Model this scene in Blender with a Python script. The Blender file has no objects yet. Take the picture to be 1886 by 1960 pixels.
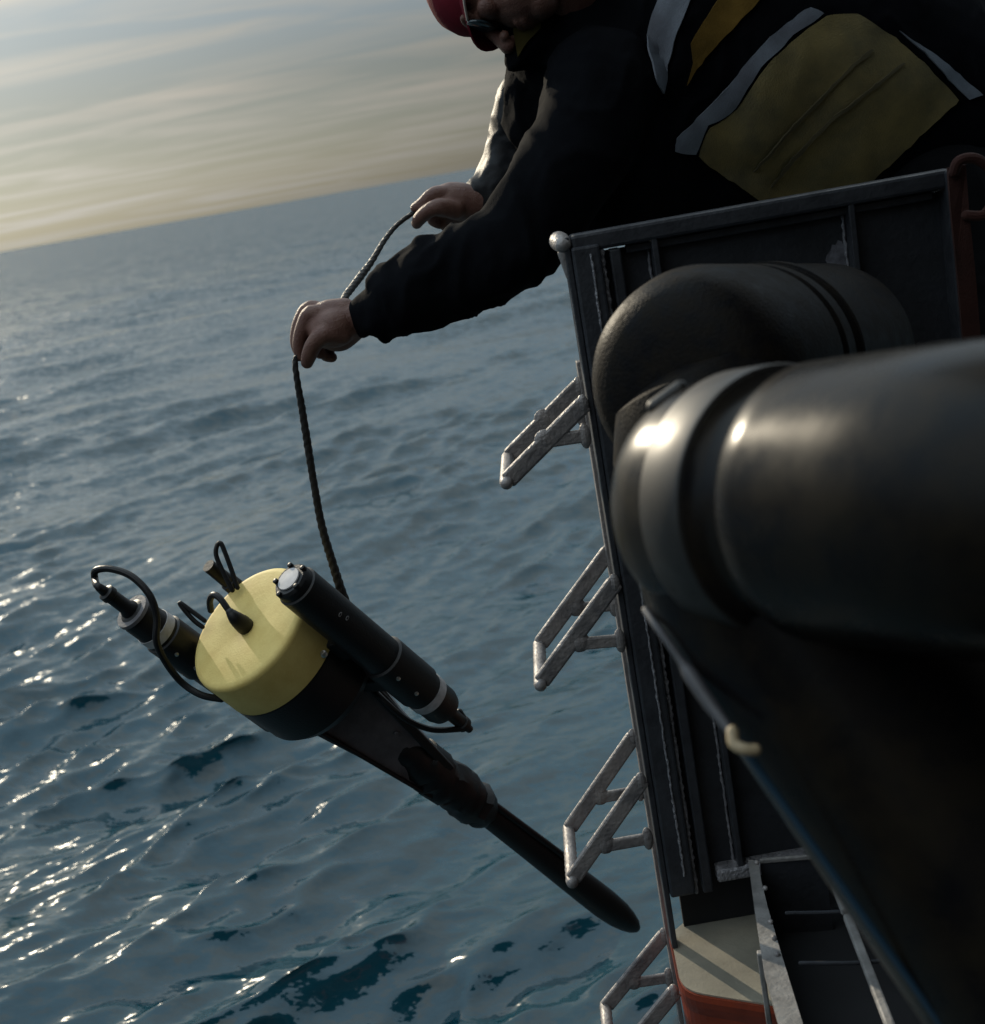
import bpy, bmesh, math, random
import numpy as np
from mathutils import Vector, Matrix, noise
from mathutils.bvhtree import BVHTree
from mathutils.geometry import delaunay_2d_cdt

random.seed(7)
rng = np.random.default_rng(11)
S = bpy.context.scene
COL = S.collection

# ------------------------------------------------------------------ camera
# photograph measured on a 1886 x 1960 grid; focal length 2600 of those units
FPX, CU, CV = 2600.0, 943.0, 980.0
PITCH, ROLL = math.atan(654 / FPX), math.radians(10.0)
U0 = Vector((0, math.sin(PITCH), math.cos(PITCH)))
FW = Vector((0, math.cos(PITCH), -math.sin(PITCH)))
R0 = Vector((1, 0, 0))
RT = math.cos(ROLL) * R0 - math.sin(ROLL) * U0
UP = math.sin(ROLL) * R0 + math.cos(ROLL) * U0
SEA_Z = -2.3
cam_d = bpy.data.cameras.new('camera')
cam = bpy.data.objects.new('camera', cam_d)
COL.objects.link(cam)
cam.matrix_world = Matrix(((RT.x, UP.x, -FW.x, 0), (RT.y, UP.y, -FW.y, 0), (RT.z, UP.z, -FW.z, 0), (0, 0, 0, 1)))
cam_d.sensor_fit = 'VERTICAL'
cam_d.sensor_height = 36.0
cam_d.lens = FPX / 1960 * 36.0
cam_d.clip_start = 0.02
cam_d.clip_end = 30000
cam_d.dof.use_dof = True
cam_d.dof.focus_distance = 2.25
cam_d.dof.aperture_fstop = cam_d.lens / 8.0
S.camera = cam

# ------------------------------------------------------------------ sky, sun, exposure
SUN_AZ, SUN_EL = -28.0, 20.0          # degrees: left of the view, above the horizon
w = bpy.data.worlds.new('World')
S.world = w
w.use_nodes = True
nt = w.node_tree
nt.nodes.clear()
N, L = nt.nodes.new, nt.links.new
out = N('ShaderNodeOutputWorld')
bg = N('ShaderNodeBackground')
sky = N('ShaderNodeTexSky')
sky.sky_type = 'NISHITA'
sky.sun_disc = False
sky.sun_elevation = math.radians(SUN_EL)
sky.sun_rotation = math.radians(SUN_AZ)
sky.altitude = 0
sky.air_density = 1.0
sky.dust_density = 1.6
sky.ozone_density = 1.5
hs = N('ShaderNodeHueSaturation')
hs.inputs['Saturation'].default_value = 0.65
hs.inputs['Value'].default_value = 0.86
# thin high cloud: it dims the glow round the sun and lights the sky more evenly, brighter overhead (CIE overcast law)
def vm(op, a_, b_):
    n_ = N('ShaderNodeVectorMath'); n_.operation = op
    for k_, x_ in enumerate((a_, b_)):
        if isinstance(x_, tuple): n_.inputs[k_].default_value = x_
        elif isinstance(x_, (int, float)): n_.inputs[k_].default_value = (x_,) * 3
        else: L(x_, n_.inputs[k_])
    return n_.outputs[0]
KC = 140.0
den = vm('ADD', vm('MULTIPLY', sky.outputs[0], 1 / KC), 1.0)
dim = vm('DIVIDE', vm('MULTIPLY', sky.outputs[0], (0.48, 0.595, 0.715)), den)
tc0 = N('ShaderNodeTexCoord'); sp0 = N('ShaderNodeSeparateXYZ'); L(tc0.outputs['Generated'], sp0.inputs[0])
up0 = N('ShaderNodeMapRange'); up0.inputs['From Min'].default_value = 0.08; up0.inputs['From Max'].default_value = 1.0
up0.inputs['To Min'].default_value = 0.0; up0.inputs['To Max'].default_value = 11.0
L(sp0.outputs['Z'], up0.inputs['Value'])
cmb0 = N('ShaderNodeCombineXYZ')
for k_ in range(3): L(up0.outputs[0], cmb0.inputs[k_])
SKY = vm('ADD', dim, vm('MULTIPLY', cmb0.outputs[0], (1.8, 3.3, 4.5)))
L(SKY, hs.inputs['Color'])
# thin streaky cloud on a flat layer high above
tc = N('ShaderNodeTexCoord')
sep = N('ShaderNodeSeparateXYZ')
L(tc.outputs['Generated'], sep.inputs[0])
mz = N('ShaderNodeMath'); mz.operation = 'MAXIMUM'; mz.inputs[1].default_value = 0.0
L(sep.outputs['Z'], mz.inputs[0])
az_ = N('ShaderNodeMath'); az_.operation = 'ADD'; az_.inputs[1].default_value = 0.045
L(mz.outputs[0], az_.inputs[0])
dx = N('ShaderNodeMath'); dx.operation = 'DIVIDE'
dy = N('ShaderNodeMath'); dy.operation = 'DIVIDE'
L(sep.outputs['X'], dx.inputs[0]); L(az_.outputs[0], dx.inputs[1])
L(sep.outputs['Y'], dy.inputs[0]); L(az_.outputs[0], dy.inputs[1])
cmb = N('ShaderNodeCombineXYZ')
L(dx.outputs[0], cmb.inputs[0]); L(dy.outputs[0], cmb.inputs[1])
mp = N('ShaderNodeMapping')
mp.inputs['Location'].default_value = (14.8, 9.2, 7.6)
mp.inputs['Rotation'].default_value = (0, 0, math.radians(14))
mp.inputs['Scale'].default_value = (0.26, 0.60, 1)
L(cmb.outputs[0], mp.inputs[0])
nz = N('ShaderNodeTexNoise')
nz.inputs['Scale'].default_value = 1.5
nz.inputs['Detail'].default_value = 5
nz.inputs['Roughness'].default_value = 0.55
nz.inputs['Distortion'].default_value = 0.9
L(mp.outputs[0], nz.inputs['Vector'])
cr = N('ShaderNodeMapRange')
cr.inputs['From Min'].default_value = 0.42
cr.inputs['From Max'].default_value = 0.68
L(nz.outputs['Fac'], cr.inputs['Value'])
bw = N('ShaderNodeRGBToBW')
L(SKY, bw.inputs[0])
cc = N('ShaderNodeMix'); cc.data_type = 'RGBA'; cc.blend_type = 'MULTIPLY'
cc.inputs['Factor'].default_value = 1.0
cc.inputs[7].default_value = (1.16, 1.10, 0.96, 1)
L(bw.outputs[0], cc.inputs[6])
mx = N('ShaderNodeMix'); mx.data_type = 'RGBA'
L(cr.outputs[0], mx.inputs['Factor'])
L(hs.outputs[0], mx.inputs[6]); L(cc.outputs[2], mx.inputs[7])
L(mx.outputs[2], bg.inputs['Color'])
bg.inputs['Strength'].default_value = 0.06
L(bg.outputs[0], out.inputs[0])

sun_d = bpy.data.lights.new('sun', 'SUN')
sun_d.energy = 4.6
sun_d.angle = math.radians(0.53)
sun_d.color = (1.0, 0.87, 0.66)
sun = bpy.data.objects.new('sun', sun_d)
COL.objects.link(sun)
a, e = math.radians(SUN_AZ), math.radians(SUN_EL)
to_sun = Vector((math.sin(a) * math.cos(e), math.cos(a) * math.cos(e), math.sin(e)))
sun.rotation_euler = to_sun.to_track_quat('Z', 'Y').to_euler()

S.view_settings.view_transform = 'Standard'
S.view_settings.look = 'None'
S.view_settings.exposure = -0.4
S.view_settings.gamma = 1
S.view_settings.use_curve_mapping = False
S.cycles.use_denoising = True
S.cycles.denoiser = 'OPENIMAGEDENOISE'
S.cycles.sample_clamp_indirect = 0.6
S.cycles.sample_clamp_direct = 5.0
S.cycles.blur_glossy = 2.0
S.cycles.caustics_reflective = False
S.cycles.caustics_refractive = False
S.cycles.max_bounces = 6

# ------------------------------------------------------------------ helpers
def ray(u, v):
    return FW + (u - CU) / FPX * RT + (CV - v) / FPX * UP
def PY(u, v, y):                       # point of the place on the upright plane at distance y
    d = ray(u, v); return d * (y / d.y)
def PZ(u, v, z):                       # point on the level plane at height z
    d = ray(u, v); return d * (z / d.z)
def PD(u, v, d):
    return ray(u, v) * d
def px(r, P):                          # size in metres of r grid units at point P
    return r * P.dot(FW) / FPX

def empty(name, loc, label=None, cat=None, group=None):
    o = bpy.data.objects.new(name, None)
    o.location = loc
    o.empty_display_size = 0.1
    COL.objects.link(o)
    tag(o, label, cat, group)
    return o
def tag(o, label=None, cat=None, group=None, kind=None):
    if label: o['label'] = label
    if cat: o['category'] = cat
    if group: o['group'] = group
    if kind: o['kind'] = kind
    return o
def link(name, me, mat=None, parent=None):
    o = bpy.data.objects.new(name, me)
    COL.objects.link(o)
    if mat and not me.materials: me.materials.append(mat)
    if parent:
        o.parent = parent
        o.matrix_parent_inverse = inv_world(parent)
    return o
def world_of(p):
    m = Matrix.LocRotScale(p.location, p.rotation_euler, p.scale)
    return m if p.parent is None else world_of(p.parent) @ p.matrix_parent_inverse @ m
def inv_world(p):
    return world_of(p).inverted()
def child_empty(name, loc, parent):
    o = bpy.data.objects.new(name, None); o.location = loc; o.empty_display_size = 0.05
    COL.objects.link(o); o.parent = parent; o.matrix_parent_inverse = inv_world(parent)
    return o
def smooth(me, on=True):
    me.polygons.foreach_set('use_smooth', [on] * len(me.polygons))
def bm_mesh(bm, name, sm=True):
    bmesh.ops.recalc_face_normals(bm, faces=bm.faces)
    bm.normal_update()
    for e_ in bm.edges:
        e_.smooth = len(e_.link_faces) != 2 or e_.calc_face_angle(0) < 0.62
    me = bpy.data.meshes.new(name)
    bm.to_mesh(me); bm.free()
    smooth(me, sm)
    return me

def frame_of(d):
    d = d.normalized()
    h = Vector((0, 0, 1)) if abs(d.z) < 0.9 else Vector((1, 0, 0))
    x = d.cross(h).normalized()
    return x, d.cross(x).normalized()

def add_tube(bm, pts, rad, n=12, cap=True, lobes=0, lobe_amp=0.0, twist=0.0, rounded=True, jitter=0.0):
    """tube along a path; rounded ends; optional twisted lobes for rope"""
    pts = [Vector(p) for p in pts]
    rad = list(rad) if hasattr(rad, '__len__') else [rad] * len(pts)
    if rounded:
        d0 = (pts[0] - pts[1]).normalized(); d1 = (pts[-1] - pts[-2]).normalized()
        h, t, hr, tr = [], [], [], []
        for k in (0.95, 0.7, 0.35):
            h.append(pts[0] + d0 * rad[0] * k); hr.append(rad[0] * math.sqrt(1 - k * k))
        for k in (0.35, 0.7, 0.95):
            t.append(pts[-1] + d1 * rad[-1] * k); tr.append(rad[-1] * math.sqrt(1 - k * k))
        pts = h + pts + t; rad = hr + rad + tr
    x = None; rings = []; s = 0.0
    for i, p in enumerate(pts):
        d = (pts[min(i + 1, len(pts) - 1)] - pts[max(i - 1, 0)]).normalized()
        if x is None: x, y = frame_of(d)
        else:
            x = (x - d * x.dot(d)).normalized(); y = d.cross(x)
        if i: s += (p - pts[i - 1]).length
        ring = []
        for k in range(n):
            t = 2 * math.pi * k / n
            r = rad[i]
            if lobes: r *= 1 + lobe_amp * math.cos(lobes * t - twist * s)
            if jitter: r *= 1 + jitter * (random.random() - 0.5)
            ring.append(bm.verts.new(p + (x * math.cos(t) + y * math.sin(t)) * r))
        rings.append(ring)
    for A, B in zip(rings, rings[1:]):
        for k in range(n):
            bm.faces.new((A[k], A[(k + 1) % n], B[(k + 1) % n], B[k]))
    if cap:
        bm.faces.new(rings[0]); bm.faces.new(rings[-1])
def catmull(pts, n=8):
    pts = [Vector(p) for p in pts]; o = []
    for i in range(len(pts) - 1):
        p0, p1, p2, p3 = pts[max(i - 1, 0)], pts[i], pts[i + 1], pts[min(i + 2, len(pts) - 1)]
        for k in range(n):
            t = k / n
            o.append(0.5 * ((2 * p1) + (p2 - p0) * t + (2 * p0 - 5 * p1 + 4 * p2 - p3) * t * t + (3 * p1 - p0 - 3 * p2 + p3) * t ** 3))
    o.append(pts[-1]); return o
def interp(vals, n=8):
    o = []
    for a_, b_ in zip(vals, vals[1:]):
        o += [a_ + (b_ - a_) * k / n for k in range(n)]
    return o + [vals[-1]]
def add_lathe(bm, p0, d, prof, n=40):
    """profile of (distance along d, radius)"""
    d = Vector(d).normalized(); x, y = frame_of(d); rings = []
    for s, r in prof:
        c = Vector(p0) + d * s
        rings.append([bm.verts.new(c + (x * math.cos(2 * math.pi * k / n) + y * math.sin(2 * math.pi * k / n)) * max(r, 1e-4)) for k in range(n)])
    for A, B in zip(rings, rings[1:]):
        for k in range(n):
            bm.faces.new((A[k], A[(k + 1) % n], B[(k + 1) % n], B[k]))
    bm.faces.new(rings[0]); bm.faces.new(rings[-1])
def add_box(bm, c, ax, ay, az, bev=0.0):
    """box from centre and three half-extent vectors"""
    c = Vector(c); vs = []
    for i in (-1, 1):
        for j in (-1, 1):
            for k in (-1, 1):
                vs.append(bm.verts.new(c + Vector(ax) * i + Vector(ay) * j + Vector(az) * k))
    fs = [(0, 1, 3, 2), (4, 6, 7, 5), (0, 4, 5, 1), (2, 3, 7, 6), (0, 2, 6, 4), (1, 5, 7, 3)]
    F = [bm.faces.new([vs[i] for i in f]) for f in fs]
    if bev:
        es = list({e_ for f in F for e_ in f.edges})
        bmesh.ops.bevel(bm, geom=es, offset=bev, segments=2, affect='EDGES', profile=0.5)
def prism(bm, pts, off):
    """closed polygon extruded by off"""
    A = [bm.verts.new(Vector(p)) for p in pts]
    B = [bm.verts.new(Vector(p) + Vector(off)) for p in pts]
    n = len(A)
    bm.faces.new(A); bm.faces.new(B[::-1])
    for k in range(n):
        bm.faces.new((A[k], B[k], B[(k + 1) % n], A[(k + 1) % n]))
def beam(bm, a_, b_, wdir, wid, dep, bev=0.0):
    """bar from a to b; wdir gives the direction of its width"""
    a_, b_ = Vector(a_), Vector(b_); d = (b_ - a_)
    dn = d.normalized(); wd = (Vector(wdir) - dn * Vector(wdir).dot(dn)).normalized(); td = dn.cross(wd)
    add_box(bm, (a_ + b_) / 2, d / 2, wd * wid / 2, td * dep / 2, bev)
def add_ball(bm, c, rx, ry=None, rz=None, axes=None, seg=20):
    ry = ry or rx; rz = rz or rx
    X, Y, Z = axes or (Vector((1, 0, 0)), Vector((0, 1, 0)), Vector((0, 0, 1)))
    m = Matrix(((X.x * rx, Y.x * ry, Z.x * rz, c[0]), (X.y * rx, Y.y * ry, Z.y * rz, c[1]), (X.z * rx, Y.z * ry, Z.z * rz, c[2]), (0, 0, 0, 1)))
    bmesh.ops.create_uvsphere(bm, u_segments=seg, v_segments=seg * 2 // 3, radius=1, matrix=m)

def fuse(bm, voxel, name, sm_iter=4):
    """overlapping closed shapes -> one continuous skin"""
    bmesh.ops.recalc_face_normals(bm, faces=bm.faces)
    me = bpy.data.meshes.new('raw'); bm.to_mesh(me); bm.free()
    o = bpy.data.objects.new('raw', me); COL.objects.link(o)
    m = o.modifiers.new('r', 'REMESH'); m.mode = 'VOXEL'; m.voxel_size = voxel
    if sm_iter:
        s_ = o.modifiers.new('s', 'SMOOTH'); s_.factor = 0.5; s_.iterations = sm_iter
    dg = bpy.context.evaluated_depsgraph_get()
    r = bpy.data.meshes.new_from_object(o.evaluated_get(dg)); r.name = name
    bpy.data.objects.remove(o); bpy.data.meshes.remove(me)
    smooth(r)
    return r
def displace(me, fn):
    co = [v.co.copy() for v in me.vertices]; no = [v.normal.copy() for v in me.vertices]
    for v, c, n_ in zip(me.vertices, co, no):
        v.co = c + n_ * fn(c)
    me.update()

# ------------------------------------------------------------------ materials
def mat(name, base, rough=0.5, metal=0.0, var=0.0, vscale=8.0, bump=0.0, bscale=60.0, second=None, rvar=0.0, spec=0.5, detail=5, stretch=None, **kw):
    m = bpy.data.materials.new(name); m.use_nodes = True
    t = m.node_tree; b = t.nodes['Principled BSDF']
    b.inputs['Base Color'].default_value = (*base, 1)
    b.inputs['Roughness'].default_value = rough
    b.inputs['Metallic'].default_value = metal
    b.inputs['Specular IOR Level'].default_value = spec
    for k, v in kw.items(): b.inputs[k].default_value = v
    co = t.nodes.new('ShaderNodeTexCoord'); vec = co.outputs['Object']
    if stretch:
        mp_ = t.nodes.new('ShaderNodeMapping'); mp_.inputs['Scale'].default_value = stretch
        t.links.new(vec, mp_.inputs[0]); vec = mp_.outputs[0]
    if var or rvar:
        n_ = t.nodes.new('ShaderNodeTexNoise'); n_.inputs['Scale'].default_value = vscale; n_.inputs['Detail'].default_value = detail
        n_.inputs['Roughness'].default_value = 0.62
        t.links.new(vec, n_.inputs['Vector'])
        if var:
            mr = t.nodes.new('ShaderNodeMapRange'); mr.inputs['From Min'].default_value = 0.35; mr.inputs['From Max'].default_value = 0.68
            t.links.new(n_.outputs['Fac'], mr.inputs['Value'])
            x_ = t.nodes.new('ShaderNodeMix'); x_.data_type = 'RGBA'
            x_.inputs[6].default_value = (*base, 1)
            x_.inputs[7].default_value = (*(second or [c * (1 - var) for c in base]), 1)
            t.links.new(mr.outputs[0], x_.inputs['Factor']); t.links.new(x_.outputs[2], b.inputs['Base Color'])
        if rvar:
            m2 = t.nodes.new('ShaderNodeMapRange'); m2.inputs['To Min'].default_value = max(0.02, rough - rvar); m2.inputs['To Max'].default_value = min(1, rough + rvar)
            m2.inputs['From Min'].default_value = 0.3; m2.inputs['From Max'].default_value = 0.7
            t.links.new(n_.outputs['Fac'], m2.inputs['Value']); t.links.new(m2.outputs[0], b.inputs['Roughness'])
    if bump:
        n2 = t.nodes.new('ShaderNodeTexNoise'); n2.inputs['Scale'].default_value = bscale; n2.inputs['Detail'].default_value = 4
        t.links.new(vec, n2.inputs['Vector'])
        bp = t.nodes.new('ShaderNodeBump'); bp.inputs['Strength'].default_value = bump; bp.inputs['Distance'].default_value = 0.004
        t.links.new(n2.outputs['Fac'], bp.inputs['Height']); t.links.new(bp.outputs[0], b.inputs['Normal'])
    return m

M = {}
M['steel'] = mat('dark painted steel', (0.026, 0.029, 0.036), 0.6, 0.0, 0.5, 14, 0.35, 90, rvar=0.15)
M['rail'] = mat('worn rail steel', (0.05, 0.055, 0.065), 0.5, 0.2, 0.5, 22, 0.3, 120, second=(0.022, 0.024, 0.03), rvar=0.15)
M['weld'] = mat('weld bead', (0.34, 0.34, 0.37), 0.42, 0.3, 0.6, 70, 0.9, 190)
M['alu'] = mat('weathered aluminium', (0.31, 0.285, 0.275), 0.5, 0.25, 0.6, 26, 0.5, 150, second=(0.13, 0.125, 0.13), rvar=0.15)
M['frame'] = mat('grey galvanised frame', (0.30, 0.29, 0.28), 0.6, 0.1, 0.5, 18, 0.4, 120, second=(0.15, 0.145, 0.14))
M['deck'] = mat('cream deck paint', (0.25, 0.23, 0.18), 0.75, 0, 0.3, 12, 0.15, 200)
M['hull'] = mat('orange hull paint', (0.27, 0.042, 0.014), 0.35, 0, 0.5, 9, 0.2, 80, rvar=0.1)
M['dark_in'] = mat('dark interior paint', (0.012, 0.012, 0.014), 0.8, 0, 0.3, 8)
M['sky_screen'] = mat('dark shade wall paint', (0.03, 0.032, 0.036), 0.6, 0, 0.3, 5)  # for the unseen walls added to block sky light
M['rubber'] = mat('black rubber', (0.007, 0.007, 0.008), 0.29, 0, 0.5, 14, 0.0, 300, second=(0.020, 0.0155, 0.010), rvar=0.10, spec=0.12)
M['rubber_dark'] = mat('black rubber, dull', (0.006, 0.006, 0.007), 0.50, 0, 0.5, 40, 0.22, 240, second=(0.014, 0.011, 0.008), rvar=0.10, spec=0.06)
M['rubber_band'] = mat('worn black clamp band', (0.026, 0.024, 0.022), 0.46, 0.05, 0.5, 30, 0.0, 200, rvar=0.1)
M['nylon'] = mat('black nylon shell', (0.006, 0.0063, 0.008), 0.48, 0, 0.3, 20, 0.2, 420, spec=0.12)
M['jacket'] = mat('black jacket cloth', (0.006, 0.0066, 0.0085), 0.85, 0, 0.3, 20, 0.2, 420, spec=0.02)
M['grey_cloth'] = mat('grey cuff cloth', (0.05, 0.05, 0.054), 0.7, 0, 0.4, 30, 0.3, 420, spec=0.2)
M['cloth'] = mat('black heavy cloth', (0.008, 0.0085, 0.010), 0.9, 0, 0.3, 20, 0.2, 420, spec=0.15)
M['hivis'] = mat('dirty yellow cloth', (0.33, 0.255, 0.105), 0.9, 0, 0.6, 9, 0.5, 380, second=(0.15, 0.13, 0.075), spec=0.15)
M['hivis2'] = mat('ochre cloth', (0.22, 0.13, 0.028), 0.9, 0, 0.5, 12, 0.4, 380, spec=0.15)
M['olive'] = mat('olive collar lining', (0.05, 0.04, 0.012), 0.95, 0, 0.4, 16, spec=0.1)
M['tape'] = mat('grey reflective tape', (0.24, 0.28, 0.33), 0.6, 0, 0.4, 14, 0.4, 500, second=(0.15, 0.16, 0.19), spec=0.3)
M['seam'] = mat('dark stitching', (0.11, 0.09, 0.045), 0.9)
M['skin'] = mat('skin', (0.145, 0.072, 0.052), 0.5, 0, 0.35, 60, 0.5, 400, second=(0.11, 0.046, 0.034), spec=0.4)
M['cap'] = mat('red cap cloth', (0.17, 0.010, 0.022), 0.85, 0, 0.3, 30, 0.3, 600, spec=0.2)
M['lens'] = mat('dark spectacle lens', (0.03, 0.05, 0.06), 0.08, 0, spec=0.7)
M['rope'] = mat('black braided rope', (0.010, 0.009, 0.0085), 0.45, 0, 0.4, 60, 0.6, 700, spec=0.4)
M['float'] = mat('yellow syntactic foam', (0.66, 0.515, 0.18), 0.65, 0, 0.3, 18, 0.12, 260, second=(0.55, 0.40, 0.12), spec=0.35, detail=8)
M['plastic'] = mat('black plastic', (0.007, 0.007, 0.008), 0.45, 0, 0.3, 20, 0.15, 300, spec=0.3)
M['bracket'] = mat('dark grey composite plate', (0.12, 0.115, 0.125), 0.5, 0, 0.4, 30, 0.2, 200)
M['ringgrey'] = mat('pale grey ring', (0.46, 0.45, 0.46), 0.5, 0, 0.35, 60)
M['bolt'] = mat('bright bolt', (0.55, 0.53, 0.5), 0.3, 0.9)
M['strap'] = mat('orange red strap', (0.045, 0.011, 0.006), 0.9, 0, 0.4, 14, 0.4, 300)
M['blue'] = mat('blue rim sheen', (0.014, 0.048, 0.085), 0.6)  # colour stands in for sky sheen on the pipe edge
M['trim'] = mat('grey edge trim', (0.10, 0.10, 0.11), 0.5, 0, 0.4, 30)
M['cream'] = mat('cream hook', (0.40, 0.31, 0.19), 0.6)

# ------------------------------------------------------------------ sea
def build_sea():
    H = -SEA_Z
    az = np.concatenate([np.linspace(-100, -27, 110, endpoint=False), np.linspace(-27, 26, 900, endpoint=False), np.linspace(26, 100, 100)])
    az = np.radians(az)
    dep = np.radians(np.concatenate([np.linspace(62, 38, 60, endpoint=False), np.linspace(38, 0.35, 760)]))
    rr = np.concatenate([H / np.tan(dep), np.geomspace(H / math.tan(dep[-1]) * 1.15, 14000, 36)])
    dr = np.gradient(rr)
    A, Rr = np.meshgrid(az, rr)
    X = Rr * np.sin(A); Y = Rr * np.cos(A)
    sp = np.maximum(np.maximum(dr[:, None], 0), Rr * 0.0011)
    Z = np.zeros_like(X); DX = np.zeros_like(X); DY = np.zeros_like(X)
    # patches of calmer and rougher water
    G = np.zeros_like(X)
    for k in range(9):
        lam = rng.uniform(2.5, 11); th = rng.uniform(0, math.pi); ph = rng.uniform(0, 6.28)
        G += np.sin(2 * math.pi / lam * (X * math.cos(th) + Y * math.sin(th)) + ph)
    G = np.clip(0.78 + 0.22 * G, 0.25, 1.5)
    lams = np.geomspace(0.08, 13.0, 90)
    for lam in lams:
        k = 2 * math.pi / lam
        th = math.radians(90 + 28) + rng.normal(0, 0.42 if lam < 0.4 else 0.30)   # travel direction
        if rng.random() < 0.5: th += math.pi
        steep = 0.074 if lam < 0.55 else 0.074 * (0.55 / lam) ** 0.48
        if lam < 0.12: steep *= 0.8
        elif lam < 0.42: steep *= 1.3
        amp = steep / k * rng.uniform(0.6, 1.4)
        f = np.clip((lam / sp - 2.0) / 2.5, 0, 1)
        if lam < 2.0: f = f * G
        ph = k * (X * math.cos(th) + Y * math.sin(th)) + rng.uniform(0, 6.28)
        Z += f * amp * np.sin(ph)
        q = 0.75
        DX -= f * q * amp * math.cos(th) * np.cos(ph) * -1
        DY -= f * q * amp * math.sin(th) * np.cos(ph) * -1
    X = X + DX; Y = Y + DY
    nr, nc = X.shape
    co = np.empty((nr * nc, 3), np.float32)
    co[:, 0] = X.ravel(); co[:, 1] = Y.ravel(); co[:, 2] = (SEA_Z + Z).ravel()
    i = np.arange(nr - 1)[:, None] * nc + np.arange(nc - 1)[None, :]
    q = np.stack([i, i + 1, i + nc + 1, i + nc], -1).reshape(-1, 4).astype(np.int32)
    me = bpy.data.meshes.new('sea')
    me.vertices.add(len(co)); me.vertices.foreach_set('co', co.ravel())
    me.loops.add(q.size); me.loops.foreach_set('vertex_index', q.ravel())
    me.polygons.add(len(q)); me.polygons.foreach_set('loop_start', np.arange(0, q.size, 4, dtype=np.int32))
    me.update(calc_edges=True)
    smooth(me)
    m = bpy.data.materials.new('sea water'); m.use_nodes = True
    t = m.node_tree; b = t.nodes['Principled BSDF']
    b.inputs['Base Color'].default_value = (0.004, 0.030, 0.042, 1)
    b.inputs['Roughness'].default_value = 0.085
    b.inputs['IOR'].default_value = 1.333
    b.inputs['Specular IOR Level'].default_value = 0.8
    # ripples finer than the mesh: the surface normal is tilted by two scales of noise
    g = t.nodes.new('ShaderNodeNewGeometry')
    mp_ = t.nodes.new('ShaderNodeMapping'); mp_.inputs['Rotation'].default_value = (0, 0, math.radians(-28)); mp_.inputs['Scale'].default_value = (0.45, 1, 1)
    t.links.new(g.outputs['Position'], mp_.inputs[0])
    acc = g.outputs['Normal']
    # far from the boat the mesh carries only the swell, so the ripple noise takes over there
    ln = t.nodes.new('ShaderNodeVectorMath'); ln.operation = 'LENGTH'; t.links.new(g.outputs['Position'], ln.inputs[0])
    lod = t.nodes.new('ShaderNodeMapRange'); lod.inputs['From Min'].default_value = 12.0; lod.inputs['From Max'].default_value = 55.0
    lod.inputs['To Min'].default_value = 0.65; lod.inputs['To Max'].default_value = 2.5
    t.links.new(ln.outputs['Value'], lod.inputs['Value'])
    # at a flat angle mostly the faces tilted back towards the boat stay in sight
    sx = t.nodes.new('ShaderNodeVectorMath'); sx.operation = 'MULTIPLY'; sx.inputs[1].default_value = (-1, -1, 0)
    t.links.new(g.outputs['Position'], sx.inputs[0])
    sn = t.nodes.new('ShaderNodeVectorMath'); sn.operation = 'NORMALIZE'; t.links.new(sx.outputs[0], sn.inputs[0])
    sb = t.nodes.new('ShaderNodeMapRange'); sb.inputs['From Min'].default_value = 8.0; sb.inputs['From Max'].default_value = 90.0
    sb.inputs['To Min'].default_value = 0.0; sb.inputs['To Max'].default_value = 0.36
    t.links.new(ln.outputs['Value'], sb.inputs['Value'])
    ss = t.nodes.new('ShaderNodeVectorMath'); ss.operation = 'SCALE'
    t.links.new(sn.outputs[0], ss.inputs[0]); t.links.new(sb.outputs[0], ss.inputs['Scale'])
    sa = t.nodes.new('ShaderNodeVectorMath'); sa.operation = 'ADD'
    t.links.new(acc, sa.inputs[0]); t.links.new(ss.outputs[0], sa.inputs[1]); acc = sa.outputs[0]
    for sc_, det, amp in ((15.0, 3, 1.5), (2.6, 2, 0.6)):
        n1 = t.nodes.new('ShaderNodeTexNoise'); n1.inputs['Scale'].default_value = sc_; n1.inputs['Detail'].default_value = det; n1.inputs['Roughness'].default_value = 0.8
        t.links.new(mp_.outputs[0], n1.inputs['Vector'])
        v1 = t.nodes.new('ShaderNodeVectorMath'); v1.operation = 'SUBTRACT'; v1.inputs[1].default_value = (0.5, 0.5, 0.5)
        t.links.new(n1.outputs['Color'], v1.inputs[0])
        v2 = t.nodes.new('ShaderNodeVectorMath'); v2.operation = 'MULTIPLY'; v2.inputs[1].default_value = (amp, amp, 0.0)
        t.links.new(v1.outputs[0], v2.inputs[0])
        v3 = t.nodes.new('ShaderNodeVectorMath'); v3.operation = 'ADD'
        v4 = t.nodes.new('ShaderNodeVectorMath'); v4.operation = 'SCALE'
        t.links.new(v2.outputs[0], v4.inputs[0]); t.links.new(lod.outputs[0], v4.inputs['Scale'])
        t.links.new(acc, v3.inputs[0]); t.links.new(v4.outputs[0], v3.inputs[1])
        acc = v3.outputs[0]
    vn = t.nodes.new('ShaderNodeVectorMath'); vn.operation = 'NORMALIZE'
    t.links.new(acc, vn.inputs[0]); t.links.new(vn.outputs[0], b.inputs['Normal'])
    o = link('sea', me, m)
    tag(o, 'choppy blue grey sea glittering with low sun', 'sea', kind='structure')
build_sea()

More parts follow.
